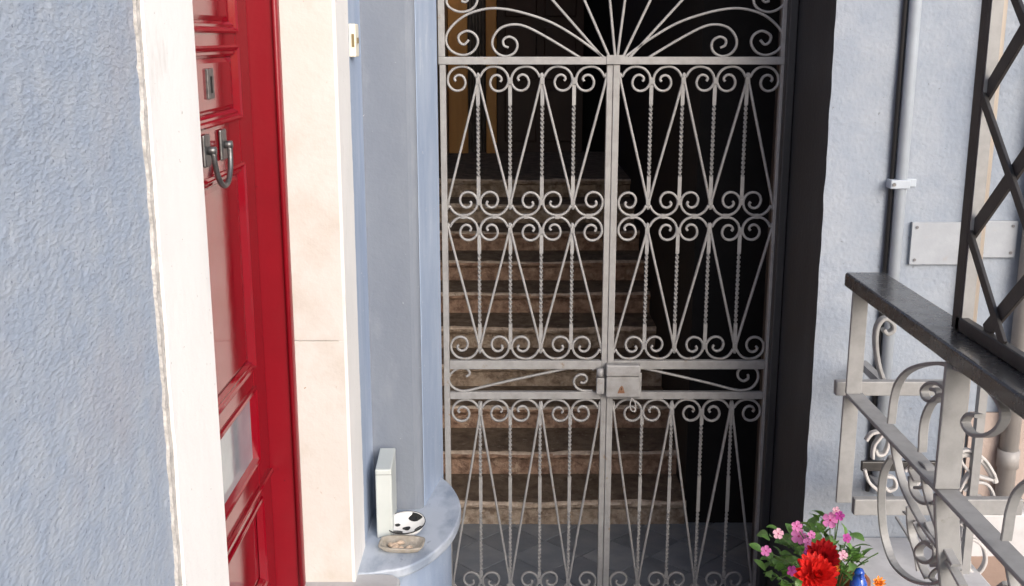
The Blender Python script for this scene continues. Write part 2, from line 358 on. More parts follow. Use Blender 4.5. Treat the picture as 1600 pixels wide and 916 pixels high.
# ------------------------------------------------------------------ marble doorstep
ds = thing('marble_doorstep', 'blue-grey marble doorstep slab with a rounded end beside the gate', 'doorstep')
edge = spline([onZ(x, y, ZL) for x, y in [(566, 893), (630, 887), (676, 864), (708, 832), (720, 800), (717, 778), (704, 757), (688, 744)]], 6)
edge = [(XW - .02, 3.16, ZL), (-.45, 3.165, ZL)] + [tuple(p) for p in edge[4:]] + [(XP + .02, 3.95, ZL), (XW - .02, 3.95, ZL)]
obj('slab', MB().prism([(x, y, ZL - .034) for x, y, z in edge], (0, 0, .034)), 'marble', ds, bevel=.006)
cx, cy = -.42, 3.62
base = [(cx + (x - cx) * .84, cy + (y - cy) * .84 + .02) for x, y, z in edge]
obj('base', MB().prism([(x, y, -.03) for x, y in base], (0, 0, ZL - .034 + .03)), 'blue_plaster', ds)
low = [(XW - .3, 1.75), (-.40, 1.75), (-.345, 1.80)] + [(-.345, 3.10), (-.35, 3.14), (-.375, 3.165), (-.41, 3.172), (XW - .3, 3.172)]
obj('threshold_slab', MB().prism([(x, y, ZL - .045) for x, y in low], (0, 0, .042)), 'white_marble', ds, bevel=.01)
obj('base', MB().box(XW - .3, -.37, 1.76, 3.12, .4, ZL - .045), 'blue_plaster', ds)

# things on the doorstep
bx = tag(obj('upright_box', MB().box(-.027, .027, -.10, .10, 0, .245), 'box_white', None, bevel=.004), 'thin white box standing upright on the marble doorstep against the wall', 'box')
p0 = onZ(600, 838, ZL); bx.location = (p0.x + .002, p0.y + .085, ZL + .0005); bx.rotation_euler = (0, 0, R(2))
obj('lid_seam', MB().box(-.0275, .0275, -.1006, -.0998, .226, .2275), 'screw', bx)
pt = thing('cow_print_plate', 'round white plate with black cow patches, on the marble doorstep', 'plate', loc=onZ(634, 828, ZL + .012) + Vector((0, .01, 0)))
pt.rotation_euler = (R(9), R(-3), 0)
obj('dish', MB().lathe([(.0, .012), (.045, .012), (.060, .018), (.066, .026), (.067, .023), (.058, .004), (.035, -.004), (0, -.004)], 36), 'plate_white', pt, smooth=True)
obj('rim', MB().lathe([(.0655, .0245), (.0668, .0275), (.0685, .0262), (.0682, .0225), (.0668, .0222)], 36), 'plate_black', pt, smooth=True)
def patch(cx_, cy_, r, seed, n=18, sq=1):
    P = []
    for i in range(n):
        a = 2 * math.pi * i / n; q = r * (1 + .35 * noise.noise(Vector((math.cos(a) * 1.3 + seed, math.sin(a) * 1.3, seed))))
        x_, y_ = cx_ + q * math.cos(a) * sq, cy_ + q * math.sin(a); d = math.hypot(x_, y_)
        if d > .064: x_, y_ = x_ * .064 / d, y_ * .064 / d; d = .064
        zz = .0128 if d < .045 else .0128 + (d - .045) * .4 + max(0, d - .06) * .9
        P.append((x_, y_, zz))
    return obj('patch', MB().add(P + [(cx_, cy_, .0005 + (.0128 if math.hypot(cx_, cy_) < .045 else .0128 + (math.hypot(cx_, cy_) - .045) * .4 + max(0, math.hypot(cx_, cy_) - .06) * .9))], [(i, (i + 1) % n, n) for i in range(n)]), 'plate_black', pt)
for a in [(.034, .044, .021, 1.3, 18, 1.3), (-.028, .004, .009, 2.1), (.004, -.018, .011, 3.7, 18, 1.4), (-.032, -.048, .017, 4.4, 18, 1.8), (.047, -.028, .015, 5.2), (-.05, .03, .008, 6.6)]: patch(*a)
tr = thing('food_tray', 'shallow clear plastic tray of scraps below the cow print plate', 'tray', loc=onZ(628, 856, ZL + .002))
tr.rotation_euler = (0, 0, R(-4))
tp = MB()
for k, (a, b, z) in enumerate([(.060, .036, 0), (.072, .046, .018), (.075, .049, .018), (.076, .050, .016), (.066, .041, -.001)]):
    pass
prof = [(.056, .034, .001), (.066, .042, .020), (.074, .050, .021), (.075, .051, .018), (.060, .037, .0)]
V = []; N_ = 32
for a, b, z in prof:
    for i in range(N_):
        t = 2 * math.pi * i / N_; ct, st = math.cos(t), math.sin(t); e = .45
        V.append((a * math.copysign(abs(ct) ** e, ct), b * math.copysign(abs(st) ** e, st), z + .001 * math.sin(5 * t)))
tp.add(V, [(k * N_ + i, k * N_ + (i + 1) % N_, (k + 1) * N_ + (i + 1) % N_, (k + 1) * N_ + i) for k in range(4) for i in range(N_)] + [tuple(range(N_))])
obj('tray_body', tp, 'tray', tr, smooth=True)
for i in range(7):
    bl = MB(); rr_ = random.uniform(.008, .014)
    bl.lathe([(0, .0), (rr_, .002), (rr_ * .9, .008), (rr_ * .4, .012), (0, .0125)], 9)
    obj('scrap', bl, 'food', tr, smooth=True, loc=(jit(.042), jit(.022), .003), rot=(0, 0, jit(3)), scale=(1.3, .8, 1))

# ------------------------------------------------------------------ right house: dark reveal, wall, interior shell
rh = thing('pale_house', 'pale grey-blue stucco house with a charcoal entrance reveal', 'house')
obj('wall', MB().box(XR + .012, 9, YR, YR + .4, -.03, TOP), 'pale_stucco', rh)
# relief skin of the visible stucco
g = MB(); NX, NZ = 260, 330
x0, x1, z0, z1 = XR - .002, 2.05, .5, 2.6
for j in range(NZ + 1):
    for i in range(NX + 1):
        x = x0 + (x1 - x0) * i / NX; z = z0 + (z1 - z0) * j / NZ; p = Vector((x, 7.7, z))
        d = .0014 * noise.fractal(p * 60, .8, 2.0, 3) * (.7 + .6 * noise.noise(p * 3)) + .004 * noise.noise(p * 5) + .0008 * noise.noise(p * 120)
        e = .004 * noise.noise(Vector((1, 2, z * 12))) if i == 0 else 0
        g.v.append((x + e, YR - .006 + d, z))
g.f = [(j * (NX + 1) + i, j * (NX + 1) + i + 1, (j + 1) * (NX + 1) + i + 1, (j + 1) * (NX + 1) + i) for j in range(NZ) for i in range(NX)]
obj('stucco_wall', g, 'pale_stucco', rh, smooth=True)
obj('reveal', MB().box(XR - .002, XR + .3, YR + .003, YG + .12, -.03, TOP), 'charcoal_paint', rh)
obj('reveal_strip', MB().box(XR - .034, XR - .004, YG - .06, YG + .10, -.03, 2.9), 'charcoal_paint', rh, bevel=.004)
obj('entrance_lintel', MB().box(XP - .4, XR + .3, YG - .05, YG + .3, 2.92, TOP), 'pale_stucco', rh)
# interior
XI0, XI1, YI0, YI1, ZI = -.52, 1.12, YG + .12, 9.2, 3.7
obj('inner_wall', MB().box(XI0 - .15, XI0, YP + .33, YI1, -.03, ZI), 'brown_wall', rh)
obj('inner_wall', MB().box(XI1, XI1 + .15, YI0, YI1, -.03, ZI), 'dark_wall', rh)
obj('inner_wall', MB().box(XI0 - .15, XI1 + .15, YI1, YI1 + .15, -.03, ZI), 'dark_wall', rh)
# ceiling; gap over the landing's left end is added to let light in
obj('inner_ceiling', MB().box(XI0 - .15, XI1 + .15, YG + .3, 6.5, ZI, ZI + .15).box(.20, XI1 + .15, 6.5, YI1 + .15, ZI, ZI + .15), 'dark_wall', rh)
obj('stair_shadow_block', MB().box(.80, XI1, 4.74, YI1, -.03, ZI), 'dark_wall', rh)  # black block added where the right of the stairs fades into shadow

# tiled floor, diamonds
fl = struct('hall_floor', MB().box(XI0, XI1, 3.18, 4.75, -.03, -.006), 'grout')
def clip(poly, ax, lim, keep_less):
    o_ = []
    for i in range(len(poly)):
        a, b = poly[i], poly[(i + 1) % len(poly)]
        ia = (a[ax] <= lim) == keep_less; ib = (b[ax] <= lim) == keep_less
        if ia: o_.append(a)
        if ia != ib:
            t = (lim - a[ax]) / (b[ax] - a[ax]); o_.append((a[0] + (b[0] - a[0]) * t, a[1] + (b[1] - a[1]) * t))
    return o_
D = .15
for i in range(-2, 9):
    for j in range(0, 13):
        cx_ = -.45 + i * 2 * D + (D if j % 2 else 0); cy_ = 3.2 + j * D; q = D - .004
        P = [(cx_ - q, cy_), (cx_, cy_ - q), (cx_ + q, cy_), (cx_, cy_ + q)]
        for ax, lim, kl in ((0, XI0 + .003, False), (0, XI1 - .003, True), (1, 3.19, False), (1, 4.745, True)):
            P = clip(P, ax, lim, kl)
            if len(P) < 3: break
        if len(P) >= 3:
            obj('tile', MB().prism([(x, y, -.007) for x, y in P], (0, 0, .007 + random.uniform(0, .0015))), 'tile_dark' if (j % 2) else 'tile_blue', fl)

# staircase
st = thing('stone_staircase', 'worn brown stone stairs rising inside the hall behind the gate', 'staircase')
RS, TD, Y0 = .127, .30, 4.70
for n in range(1, 11):
    ya = Y0 + (n - 1) * TD; yb = ya + TD + .02 if n < 10 else YI1; za, zb = -.03, n * RS
    prof = [(ya + .022, za), (ya + .022, zb - .046), (ya + .004, zb - .042), (ya - .006, zb - .034), (ya - .012, zb - .022), (ya - .012, zb - .012), (ya - .006, zb - .003), (ya + .006, zb),
            (ya + .10, zb), (ya + .2, zb), (yb, zb), (yb, za)]
    k = len(prof); nx = 46; V = []
    for i in range(nx + 1):
        x = XI0 + (.80 - XI0) * i / nx
        for jn, (y, z) in enumerate(prof):
            p = Vector((x * 9, n * 3.3, jn * .35))
            wv = noise.noise(p) * .007 + noise.noise(p * 3.1) * .004
            wear = -.008 * math.exp(-((x - .1) / .25) ** 2) if 4 <= jn <= 8 else 0
            V.append((x, y + (wv if jn < 8 else 0), z + (wv * .7 + wear if 3 <= jn <= 9 else 0)))
    Fc = [(i * k + j, i * k + (j + 1) % k, (i + 1) * k + (j + 1) % k, (i + 1) * k + j) for i in range(nx) for j in range(k)] + [tuple(range(k)), tuple(nx * k + j for j in range(k))[::-1]]
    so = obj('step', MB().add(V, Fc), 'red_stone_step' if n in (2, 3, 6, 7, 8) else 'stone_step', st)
    so.data.materials.append(M['tread_dirt_shade']); so.data.materials.append(M['stone_edge'])
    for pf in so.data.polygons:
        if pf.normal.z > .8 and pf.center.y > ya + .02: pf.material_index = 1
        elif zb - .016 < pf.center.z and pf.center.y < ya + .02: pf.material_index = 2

# back of the landing: dark panelled door and timber frame with a warm glow painted into its colour
ZT = 10 * RS
bd = thing('panelled_inner_door', 'dark reddish panelled wooden door at the head of the stairs', 'door')
obj('door_board', MB().box(-.12, .58, YI1 - .06, YI1 - .003, ZT, 3.3), 'dark_wood', bd)
for xa in (-.06, .26):
    for za, zb in ((1.36, 1.78), (1.86, 2.28), (2.36, 2.8)):
        obj('panel', MB().box(xa, xa + .26, YI1 - .075, YI1 - .058, za, zb), 'dark_wood', bd, bevel=.012)
ofm = thing('glow_tinted_frame', 'timber door frame, its orange standing for a warm glow, at the left end of the stair landing', 'door frame')
obj('post', MB().box(-.515, -.36, YI1 - .14, YI1 - .003, ZT, 3.0), 'glow_tinted_wood', ofm, bevel=.006)
obj('post', MB().box(-.21, -.125, YI1 - .14, YI1 - .003, ZT, 3.0), 'glow_tinted_wood', ofm, bevel=.006)
obj('curtain', MB().sweep([(-.36 + .15 * i / 40, YI1 - .05 + .014 * math.sin(i * .9), 2.1) for i in range(41)], rect(.003, .84)), 'curtain', ofm)

# ------------------------------------------------------------------ iron gate
gate = thing('iron_gate', 'light grey wrought iron double gate with scrolls and a fan of rays on top', 'gate')
ZB, Z3, ZK0, ZK1, Z2, ZT1 = .032, .862, .868, .997, 1.559, 2.108
XL0, XL1, XC0, XC1, XR0, XR1 = -.258, -.236, .338, .384, .956, .972
SEC = rect(.0044, .0060)
# one S shaped scroll, unit pitch, M type: curl at the upper right, straight from upper left to lower right
TOPP = [(.70, .47), (.745, .40), (.70, .31), (.58, .27), (.45, .34), (.39, .52), (.46, .69), (.62, .765), (.80, .72), (.92, .58), (.95, .42), (.90, .24), (.76, .09), (.57, .025), (.36, .035), (.18, .15), (.075, .33), (.045, .55)]
def scroll_mesh(w, h, mirror):
    def half():
        f, gx_, gz_ = 1 + jit(.06), jit(.015), jit(.02)          # each curl bent by hand, a little different
        o_ = []
        for i, (a, b) in enumerate(TOPP):
            k_ = max(0, 1 - i / 11)
            a2, b2 = .67 + (a - .67) * (1 + (f - 1) * k_) + gx_ * k_, .5 + (b - .5) * (1 + (f - 1) * k_) + gz_ * k_
            o_.append((a2 * w, h - b2 * w))
        return o_
    top = half()
    bot = [(w - x, h - z) for x, z in half()][::-1]
    P = spline([(x, 0, z) for x, z in top[:-1]], 5)[:-1]
    a, b = Vector((top[-2][0], 0, top[-2][1])), Vector((top[-1][0], 0, top[-1][1]))
    cps = top + bot
    pts_ = spline([(x, 0, z) for x, z in cps], 4)
    if mirror: pts_ = [Vector((w - p.x, 0, p.z)) for p in pts_]
    return MB().sweep(pts_, SEC, ref=(0, 1, 0)).mesh('scroll')
def twisted_mesh(h, zones):
    n = 330; T = [0]; rate = {}
    for a, b in zones:                                    # whole half turns, so that the plain ends lie flat
        idx = [(i + .5) / n for i in range(n) if a <= (i + .5) / n <= b]
        for t in idx: rate[t] = round(len(idx) * h / n * 190 / math.pi) * math.pi / len(idx)
    for i in range(n):
        t = (i + .5) / n; on = any(a <= t <= b for a, b in zones)
        T.append(T[-1] + (rate[t] if on else 0))
    q, q2 = .0066, .0023
    sec = [(q, q2), (-q, q2), (-q, -q2), (q, -q2)]
    return MB().sweep([(0, 0, h * i / n) for i in range(n + 1)], sec, ref=(0, 1, 0), twist=lambda t: T[min(n, int(round(t * n)))]).mesh('twisted_bar')
ROWS = [(Z2 + .001, ZT1 - .008, 'A'), (1.012, Z2 - .001, 'B'), (ZB + .012, .854, 'C')]
meshes = {}
for a, b, k in ROWS:
    z_ = {'A': [(.22, .80)], 'B': [(.20, .80)], 'C': [(.06, .42), (.62, .92)]}[k]
    wq = (XC0 - XL1) / 5 * .40; m = twisted_mesh(b - a - 2 * wq, z_); m.materials.append(M['gate_paint']); meshes[('bar', k)] = m
col_v = MB().box(-.0075, .0075, -.0085, .0085, -.011, .011).mesh('collar'); col_v.materials.append(M['gate_paint'])
for side, xa, xb in (('l', XL1, XC0), ('r', XC1, XR0)):
    fr = MB()
    if side == 'l':
        fr.box(XL0, XL1, YG - .016, YG + .016, ZB - .03, ZT1 - .004); fr.box(XC0, XC0 + .0215, YG - .010, YG + .018, ZB - .03, ZT1 - .004)
    else:
        fr.box(XC0 + .0225, XC1, YG - .014, YG + .018, ZB - .03, ZT1 - .004); fr.box(XR0, XR1, YG - .016, YG + .016, ZB - .03, ZT1 - .004)
    lf = obj('gate_leaf', fr, 'gate_paint', gate, bevel=.002)
    for za, zb in ((ZK1 - .022, ZK1 + .012), (ZK0 - .012, ZK0 + .016), (ZB - .028, ZB + .008)):
        obj('rail', MB().box(xa, xb, YG - .012, YG + .012, za, zb), 'gate_paint', lf, bevel=.002)
    wp = (xb - xa) / 5
    for a, b, k in ROWS:
        for e in range(5):
            n_type = (e % 2 == 0) if k in 'AC' else (e % 2 == 1)
            if side == 'r': n_type = not n_type
            m = scroll_mesh(wp, b - a, n_type); m.materials.append(M['gate_paint']); m.polygons.foreach_set('use_smooth', [True] * len(m.polygons))
            sc = bpy.data.objects.new('scroll', m); C.objects.link(sc); sc.parent = lf
            sc.location = (xa + e * wp, YG + jit(.001), a); sc.rotation_euler = (0, R(jit(.25)), 0)
        for e in range(1, 5):
            br = bpy.data.objects.new('twisted_bar', meshes[('bar', k)]); C.objects.link(br); br.parent = lf
            br.location = (xa + e * wp + jit(.001), YG, a + wp * .40); br.rotation_euler = (0, 0, jit(.12))
            for zz in (b - wp * .45, a + wp * .45):
                cl = bpy.data.objects.new('collar', col_v); C.objects.link(cl); cl.parent = lf; cl.location = (xa + e * wp, YG, zz)
    for e in range(5):
        cl = bpy.data.objects.new('collar', col_v); C.objects.link(cl); cl.parent = lf; cl.location = (xa + (e + .5) * wp, YG, Z2); cl.scale = (1, .9, .75)
    # lock panel scroll
    def pxs(L_): return spline([onY(x, y, YG) for x, y in L_], 5)
    zoom5 = lambda L_: [(680 + a / 2.436, 540 + b / 2.436) for a, b in L_]
    if side == 'l':
        pp = zoom5([(118, 118), (132, 106), (122, 90), (98, 84), (68, 98), (52, 125), (62, 153), (92, 171), (125, 171), (170, 160), (300, 130), (450, 98), (540, 80), (580, 80), (605, 92)])
        obj('lock_scroll', MB().sweep(pxs(pp), SEC, ref=(0, 1, 0)), 'gate_paint', lf, smooth=True)
        pp = zoom5([(552, 140), (566, 142), (577, 130), (572, 115), (552, 110), (533, 122), (528, 142), (540, 162), (565, 172), (600, 172)])
        obj('lock_scroll', MB().sweep(pxs(pp), SEC, ref=(0, 1, 0)), 'gate_paint', lf, smooth=True)
    else:
        pp = zoom5([(1175, 114), (1190, 118), (1198, 106), (1186, 90), (1166, 86), (1152, 104), (1160, 126), (1182, 134), (1212, 118), (1226, 96), (1229, 84)])
        pp = zoom5([(780, 84), (900, 110), (1050, 145), (1130, 166), (1170, 170), (1205, 160), (1227, 130), (1226, 98), (1205, 82), (1175, 82), (1153, 98), (1154, 122), (1172, 135), (1190, 126), (1190, 110)])
        obj('lock_scroll', MB().sweep(pxs(pp), SEC, ref=(0, 1, 0)), 'gate_paint', lf, smooth=True)
        # lock box
        a, b = onY(947, 622, YG - .05), onY(1001, 571, YG - .05); zm = onY(970, 590, YG - .05).z
        lb = obj('lock_box', MB().box(a.x, b.x, YG - .045, YG - .012, a.z, zm), 'gate_paint_worn', lf, bevel=.004)
        obj('lock_cap', MB().box(a.x - .001, b.x + .001, YG - .053, YG - .010, zm + .003, b.z), 'gate_paint_worn', lf, bevel=.005)
        obj('lock_flange', MB().box(a.x + .004, b.x + .008, YG - .030, YG - .013, a.z - .006, zm + .010), 'gate_paint_worn', lf, bevel=.003)
        kx = onY(971, 610, YG - .05)
        obj('keyhole', MB().prism([(kx.x - .014, YG - .0462, kx.z - .014), (kx.x + .013, YG - .0462, kx.z - .013), (kx.x + .011, YG - .0462, kx.z - .004), (kx.x + .006, YG - .0462, kx.z + .012), (kx.x + .001, YG - .0462, kx.z + .017), (kx.x - .006, YG - .0462, kx.z + .009), (kx.x - .012, YG - .0462, kx.z - .006)], (0, .0012, 0)), 'rust', lf)
        obj('keyhole', MB().box(kx.x - .002, kx.x + .001, YG - .0475, YG - .0464, kx.z - .001, kx.z + .009), 'dark_hole', lf)
        loop = zoom5([(748, 200), (742, 222), (745, 245), (758, 250), (764, 235), (758, 212), (748, 200)])
        obj('wire_loop', MB().sweep(spline([onY(x, y, YG - .03) for x, y in loop], 5), circ(.002, 6), ref=(0, 1, 0)), 'ornament_paint', lf, smooth=True)
    if side == 'l':
        a, b = onY(932, 617, YG - .04), onY(945, 578, YG - .04)
        obj('latch_plate', MB().box(a.x, b.x, YG - .035, YG - .008, a.z, (a.z * .35 + b.z * .65)), 'gate_paint_worn', lf, bevel=.003)
        obj('latch_knuckle', MB().sweep([((a.x + b.x) / 2, YG - .022, a.z * .32 + b.z * .68), ((a.x + b.x) / 2, YG - .022, b.z)], circ(.015, 12)), 'gate_paint_worn', lf, smooth=True)
# fanlight
fan = obj('fanlight_frame', MB().box(XL0 - .004, XR1 + .004, YG - .017, YG + .017, ZT1 - .003, ZT1 + .024).box(XL0 - .004, XL0 + .020, YG - .015, YG + .015, ZT1 + .024, 2.9)
          .box(XR1 - .020, XR1 + .004, YG - .015, YG + .015, ZT1 + .024, 2.9).box(XL0 + .02, XR1 - .02, YG - .015, YG + .015, 2.88, 2.9), 'gate_paint', gate, bevel=.002)
HUB = (962, 92)
hp = onY(*HUB, YG)
def zf(L_): return [onY(680 + a / 5.517, b / 5.517, YG) for a, b in L_]
big = zf([(290, 345), (250, 385), (208, 360), (205, 305), (275, 268), (345, 300), (368, 370), (320, 450), (230, 476), (135, 435), (92, 345), (130, 245), (250, 140), (400, 85), (550, 74), (750, 110), (1000, 195), (1230, 330), (1460, 500)])
small = zf([(632, 412), (592, 392), (588, 345), (635, 318), (692, 345), (708, 400), (680, 458), (610, 486), (538, 462), (494, 395), (505, 315), (570, 240), (680, 212), (800, 238), (1000, 345), (1255, 502)])
def mirror_fan(P, c=.3635): return [Vector((2 * c - p.x, p.y, p.z)) for p in P]
obj('fan_hub', MB().box(.335, .400, YG - .020, YG - .0172, ZT1 - .002, ZT1 + .030), 'gate_paint', fan, bevel=.002)
for P in (big, small, mirror_fan(big), mirror_fan(small)):
    obj('fan_scroll', MB().sweep(spline(P, 6), SEC, ref=(0, 1, 0)), 'gate_paint', fan, smooth=True)
topc = zf([(225, 15), (262, 15), (280, -10), (250, -40), (200, -35), (180, 5), (205, 40), (120, 20)])
curl = zf([(235, 8), (275, 5), (285, -30), (240, -55), (175, -40), (100, -30), (95, 10), (125, 65), (210, 103), (290, 92), (345, 55), (362, 0), (350, -90), (250, -260), (130, -420)])
curl = zf([(225, 10), (262, 18), (285, -12), (260, -50), (205, -62), (140, -40), (98, 5), (120, 62), (205, 103), (290, 92), (345, 50), (362, -15), (330, -110), (230, -300), (110, -480)])
for P in (curl, mirror_fan(curl)):
    obj('fan_scroll', MB().sweep(spline(P, 6), SEC, ref=(0, 1, 0)), 'gate_paint', fan, smooth=True)
for a, b in (((1440, 492), (1010, 0)), ((1500, 490), (1285, 0)), ((1550, 490), (1505, 0))):
    p, q = zf([a, b]); d = (q - p); e = p + d * ((2.88 - p.z) / d.z)
    if e.x < XL0 + .03: e = p + d * ((XL0 + .03 - p.x) / d.x)
    for P in ([p - d * .03, e], mirror_fan([p - d * .03, e], .3705)):
        obj('fan_ray', MB().sweep(P, SEC, ref=(0, 1, 0)), 'gate_paint', fan)

# ------------------------------------------------------------------ pipes and plaques on the right wall
def vline(x, y, Y): return onY(x, y, Y).x
cp = thing('wall_conduit', 'slim pale blue conduit pipe running down the stucco wall beside a black cable', 'pipe')
xc = vline(1412, 240, YR - .03)
obj('pipe', MB().sweep([(xc, YR - .028, .7), (xc, YR - .028, TOP - .1)], circ(.0185, 16)), 'conduit', cp, smooth=True)
zc_ = onY(1400, 288, YR - .04).z
obj('clamp', MB().box(xc - .040, xc + .022, YR - .052, YR - .004, zc_ - .014, zc_ + .014).box(xc + .02, xc + .055, YR - .012, YR - .003, zc_ - .013, zc_ + .013), 'conduit', cp, bevel=.003)
obj('clamp_screw', MB().sweep([(xc - .030, YR - .056, zc_), (xc - .030, YR - .05, zc_)], circ(.006, 8)), 'old_iron', cp)
cb = tag(obj('black_cable', MB().sweep([(xc - .027, YR - .018, .7), (xc - .027, YR - .018, TOP - .1)], circ(.0075, 10)), 'cable', None, smooth=True), 'black cable clipped tight along the slim pale conduit on the stucco wall', 'cable')
bp_ = tag(obj('beige_pipe', MB().sweep([(vline(1536, 260, YR - .03), YR - .03, .6), (vline(1536, 260, YR - .03), YR - .03, TOP - .1)], circ(.026, 16)), 'beige_pipe', None, smooth=True), 'beige downpipe on the stucco wall running up behind the lattice grille', 'pipe')
gx = vline(1582, 640, YR - .04)
gp = thing('grey_downpipe', 'thick grey downpipe with a socket joint at the foot of the stucco wall', 'pipe')
obj('pipe', MB().sweep([(gx, YR - .045, .5), (gx, YR - .045, TOP - .1)], circ(.030, 16)), 'grey_pipe', gp, smooth=True)
obj('socket', MB().sweep([(gx, YR - .045, .80), (gx, YR - .045, .86)], circ(.036, 16)), 'grey_pipe', gp, smooth=True)
def plaque(xa, xb, ya, yb, label):
    a, b = onY(xa, yb, YR - .012), onY(xb, ya, YR - .012)
    t = thing('wall_plaque', label, 'plaque', loc=(a.x, YR - .014, a.z)); W, H_ = b.x - a.x, b.z - a.z
    obj('plate', MB().box(0, W, -.006, .012, 0, H_), 'plaque', t, bevel=.0015)
    for x, z in ((.016, .016), (.016, H_ - .016), (W - .016, .016), (W - .016, H_ - .016)):
        obj('screw', MB().sweep([(x, -.009, z), (x, -.004, z)], circ(.005, 8)), 'screw', t)
plaque(1419, 1519, 347, 413, 'blank whitish metal plaque screwed to the stucco between conduit and beige pipe')
plaque(1524, 1590, 345, 402, 'smaller blank whitish plaque on the stucco beyond the beige pipe')

# ------------------------------------------------------------------ balustrade running towards the viewer
bal = thing('iron_balustrade', 'grey iron balustrade with black handrail and flat bar scrolls on the terrace edge', 'balustrade')
XB = 1.0
def belly(z): return .0 if z > 1.17 else .2 * (1.17 - z) ** 1.25
def onB(x, y):
    X = XB
    for _ in range(30): X = .5 * X + .5 * (XB + belly(onX(x, y, X).z))
    p = onX(x, y, X); return p
z1f = lambda L_: [(1290 + a / 3.665, 420 + b / 3.665) for a, b in L_]
z2f = lambda L_: [(1290 + a / 3.577, 660 + b / 3.577) for a, b in L_]
FLAT = rect(.0042, .0115)
def flatbar(name, pix, parent, sec=FLAT, m='railing_paint', sub=6):
    pts_ = spline([onB(x, y) for x, y in pix], sub)
    return obj(name, MB().sweep(pts_, sec, ref=(1, 0, 0)), m, parent, smooth=False, bevel=0)
YE = 3.17
obj('handrail', MB().sweep([(XB + .042, YE, 1.503), (XB + .042, .35, 1.503)], rect(.060, .022, .12)), 'rail_black', bal, bevel=.002)
obj('lower_rail', MB().sweep([(XB + .016, 3.11, 1.166), (XB + .016, .35, 1.166)], rect(.026, .006, .2)), 'railing_paint', bal)
# posts
obj('post', MB().box(XB - .012, XB + .034, 3.10, 3.112, 1.172, 1.48), 'railing_paint', bal, bevel=.002)
obj('post', MB().box(XB - .014, XB + .032, 3.112, 3.124, .82, 1.16), 'railing_paint', bal, bevel=.002)
def post(yq):
    obj('post', MB().box(XB - .014, XB + .044, yq - .007, yq + .007, 1.173, 1.480), 'railing_paint', bal, bevel=.002)
    pts_ = [Vector((XB + .015 + belly(z), yq, z)) for z in [1.16 - .66 * i / 16 for i in range(17)]]
    obj('post', MB().sweep(pts_, rect(.0285, .007, .2), ref=(0, 1, 0)), 'railing_paint', bal)
for yq in (2.40, 1.70, 1.0, .36): post(yq)
BAY = .70
def bay(dy):
    def fb(pix, sec=FLAT, m='railing_paint', dx=.012):
        pts_ = [p + Vector((dx, dy, 0)) for p in spline([onB(x, y) for x, y in pix], 6)]
        obj('scroll_bar', MB().sweep(pts_, sec, ref=(1, 0, 0)), m, bal)
    fb(z1f([(350, 885), (355, 842), (368, 740), (395, 650), (450, 585), (540, 550), (650, 545), (770, 590), (880, 665), (960, 750), (995, 840), (960, 915), (890, 955), (810, 945), (770, 880), (800, 835), (850, 845)]))
    fb(z2f([(512, 165), (515, 128), (520, 40), (535, -40), (570, -110), (620, -150), (680, -150)]))
    fb(z1f([(590, 690), (620, 700), (625, 740), (590, 760), (548, 740), (540, 690), (580, 655), (640, 665), (690, 720)]))
    fb(z2f([(352, 85), (372, 200), (410, 350), (470, 480), (540, 600), (640, 740), (740, 916)]))
    fb(z2f([(522, 262), (545, 400), (590, 540), (640, 680), (700, 800)]))
    fb(z2f([(350, 190), (310, 260), (292, 350), (290, 500), (310, 650), (360, 790), (450, 875), (560, 905), (640, 880), (662, 830), (630, 790), (580, 800)]))
    fb(z2f([(430, 470), (440, 620), (490, 780), (530, 870)]), dx=.02)
    fb(z2f([(470, 330), (440, 260), (470, 225), (520, 240), (545, 300), (520, 360), (470, 365)]), dx=.02)
    fb(z2f([(440, 300), (450, 380), (490, 440), (550, 455), (600, 430)]), dx=.02)
    fb(z2f([(530, 560), (570, 640), (640, 720), (690, 830)]), dx=.02)
    fb(z2f([(450, 560), (500, 660), (590, 740), (650, 850)]), rect(.003, .008), dx=.024)
    fb(z2f([(620, 800), (560, 830), (540, 870), (580, 900)]), rect(.003, .008), dx=.024)
    fb(z2f([(335, 530), (420, 680), (452, 830)]), rect(.003, .004), dx=.03)
    fb(z2f([(375, 500), (500, 610), (560, 700)]), rect(.003, .004), dx=.03)
    fb(z2f([(535, 670), (580, 700), (582, 755), (540, 785), (495, 760), (488, 705), (535, 668), (575, 690)]), dx=.016)
for k in range(3): bay(-BAY * k)
# foot of the last bay: wall bars and the piece returning to the wall
wb = thing('return_railing', 'pale scrolled iron railing panel returning to the stucco wall behind the balustrade', 'railing')
YB_ = 3.24
def fbox(xa, xb, ya, yb, Y, d, name, m='railing_paint'):
    a, b = onY(xa, yb, Y), onY(xb, ya, Y)
    return obj(name, MB().box(a.x, b.x, Y, Y + d, a.z, b.z), m, wb, bevel=.003)
fbox(1306, 1492, 597, 619, YB_ - .06, .03, 'rail')
fbox(1334, 1600, 781, 806, YB_ - .06, .03, 'rail')
fbox(1346, 1500, 722, 737, YB_, .016, 'rail', 'black_iron')
a = onY(1330, 606, YB_)
obj('wall_bracket', MB().box(a.x + .10, a.x + .125, YB_ - .03, YR + .01, a.z - .012, a.z + .012), 'railing_paint', wb)
a = onY(1345, 793, YB_)
obj('wall_bracket', MB().box(a.x + .10, a.x + .125, YB_ - .03, YR + .01, a.z - .012, a.z + .012), 'railing_paint', wb)
obj('end_post', MB().box(a.x + .33, a.x + .355, YB_ - .025, YB_, .49, 1.2), 'railing_paint', wb)
def wscroll(pix, m='ornament_paint', sec=rect(.0045, .012), Y=YB_):
    obj('ornament_scroll', MB().sweep(spline([onY(x, y, Y) for x, y in pix], 6), sec, ref=(0, 1, 0)), m, wb, smooth=False)
wscroll(z1f([(330, 640), (300, 540), (285, 420), (295, 330), (335, 285), (380, 310), (385, 350), (350, 370), (328, 345)]), 'railing_paint', rect(.006, .016))
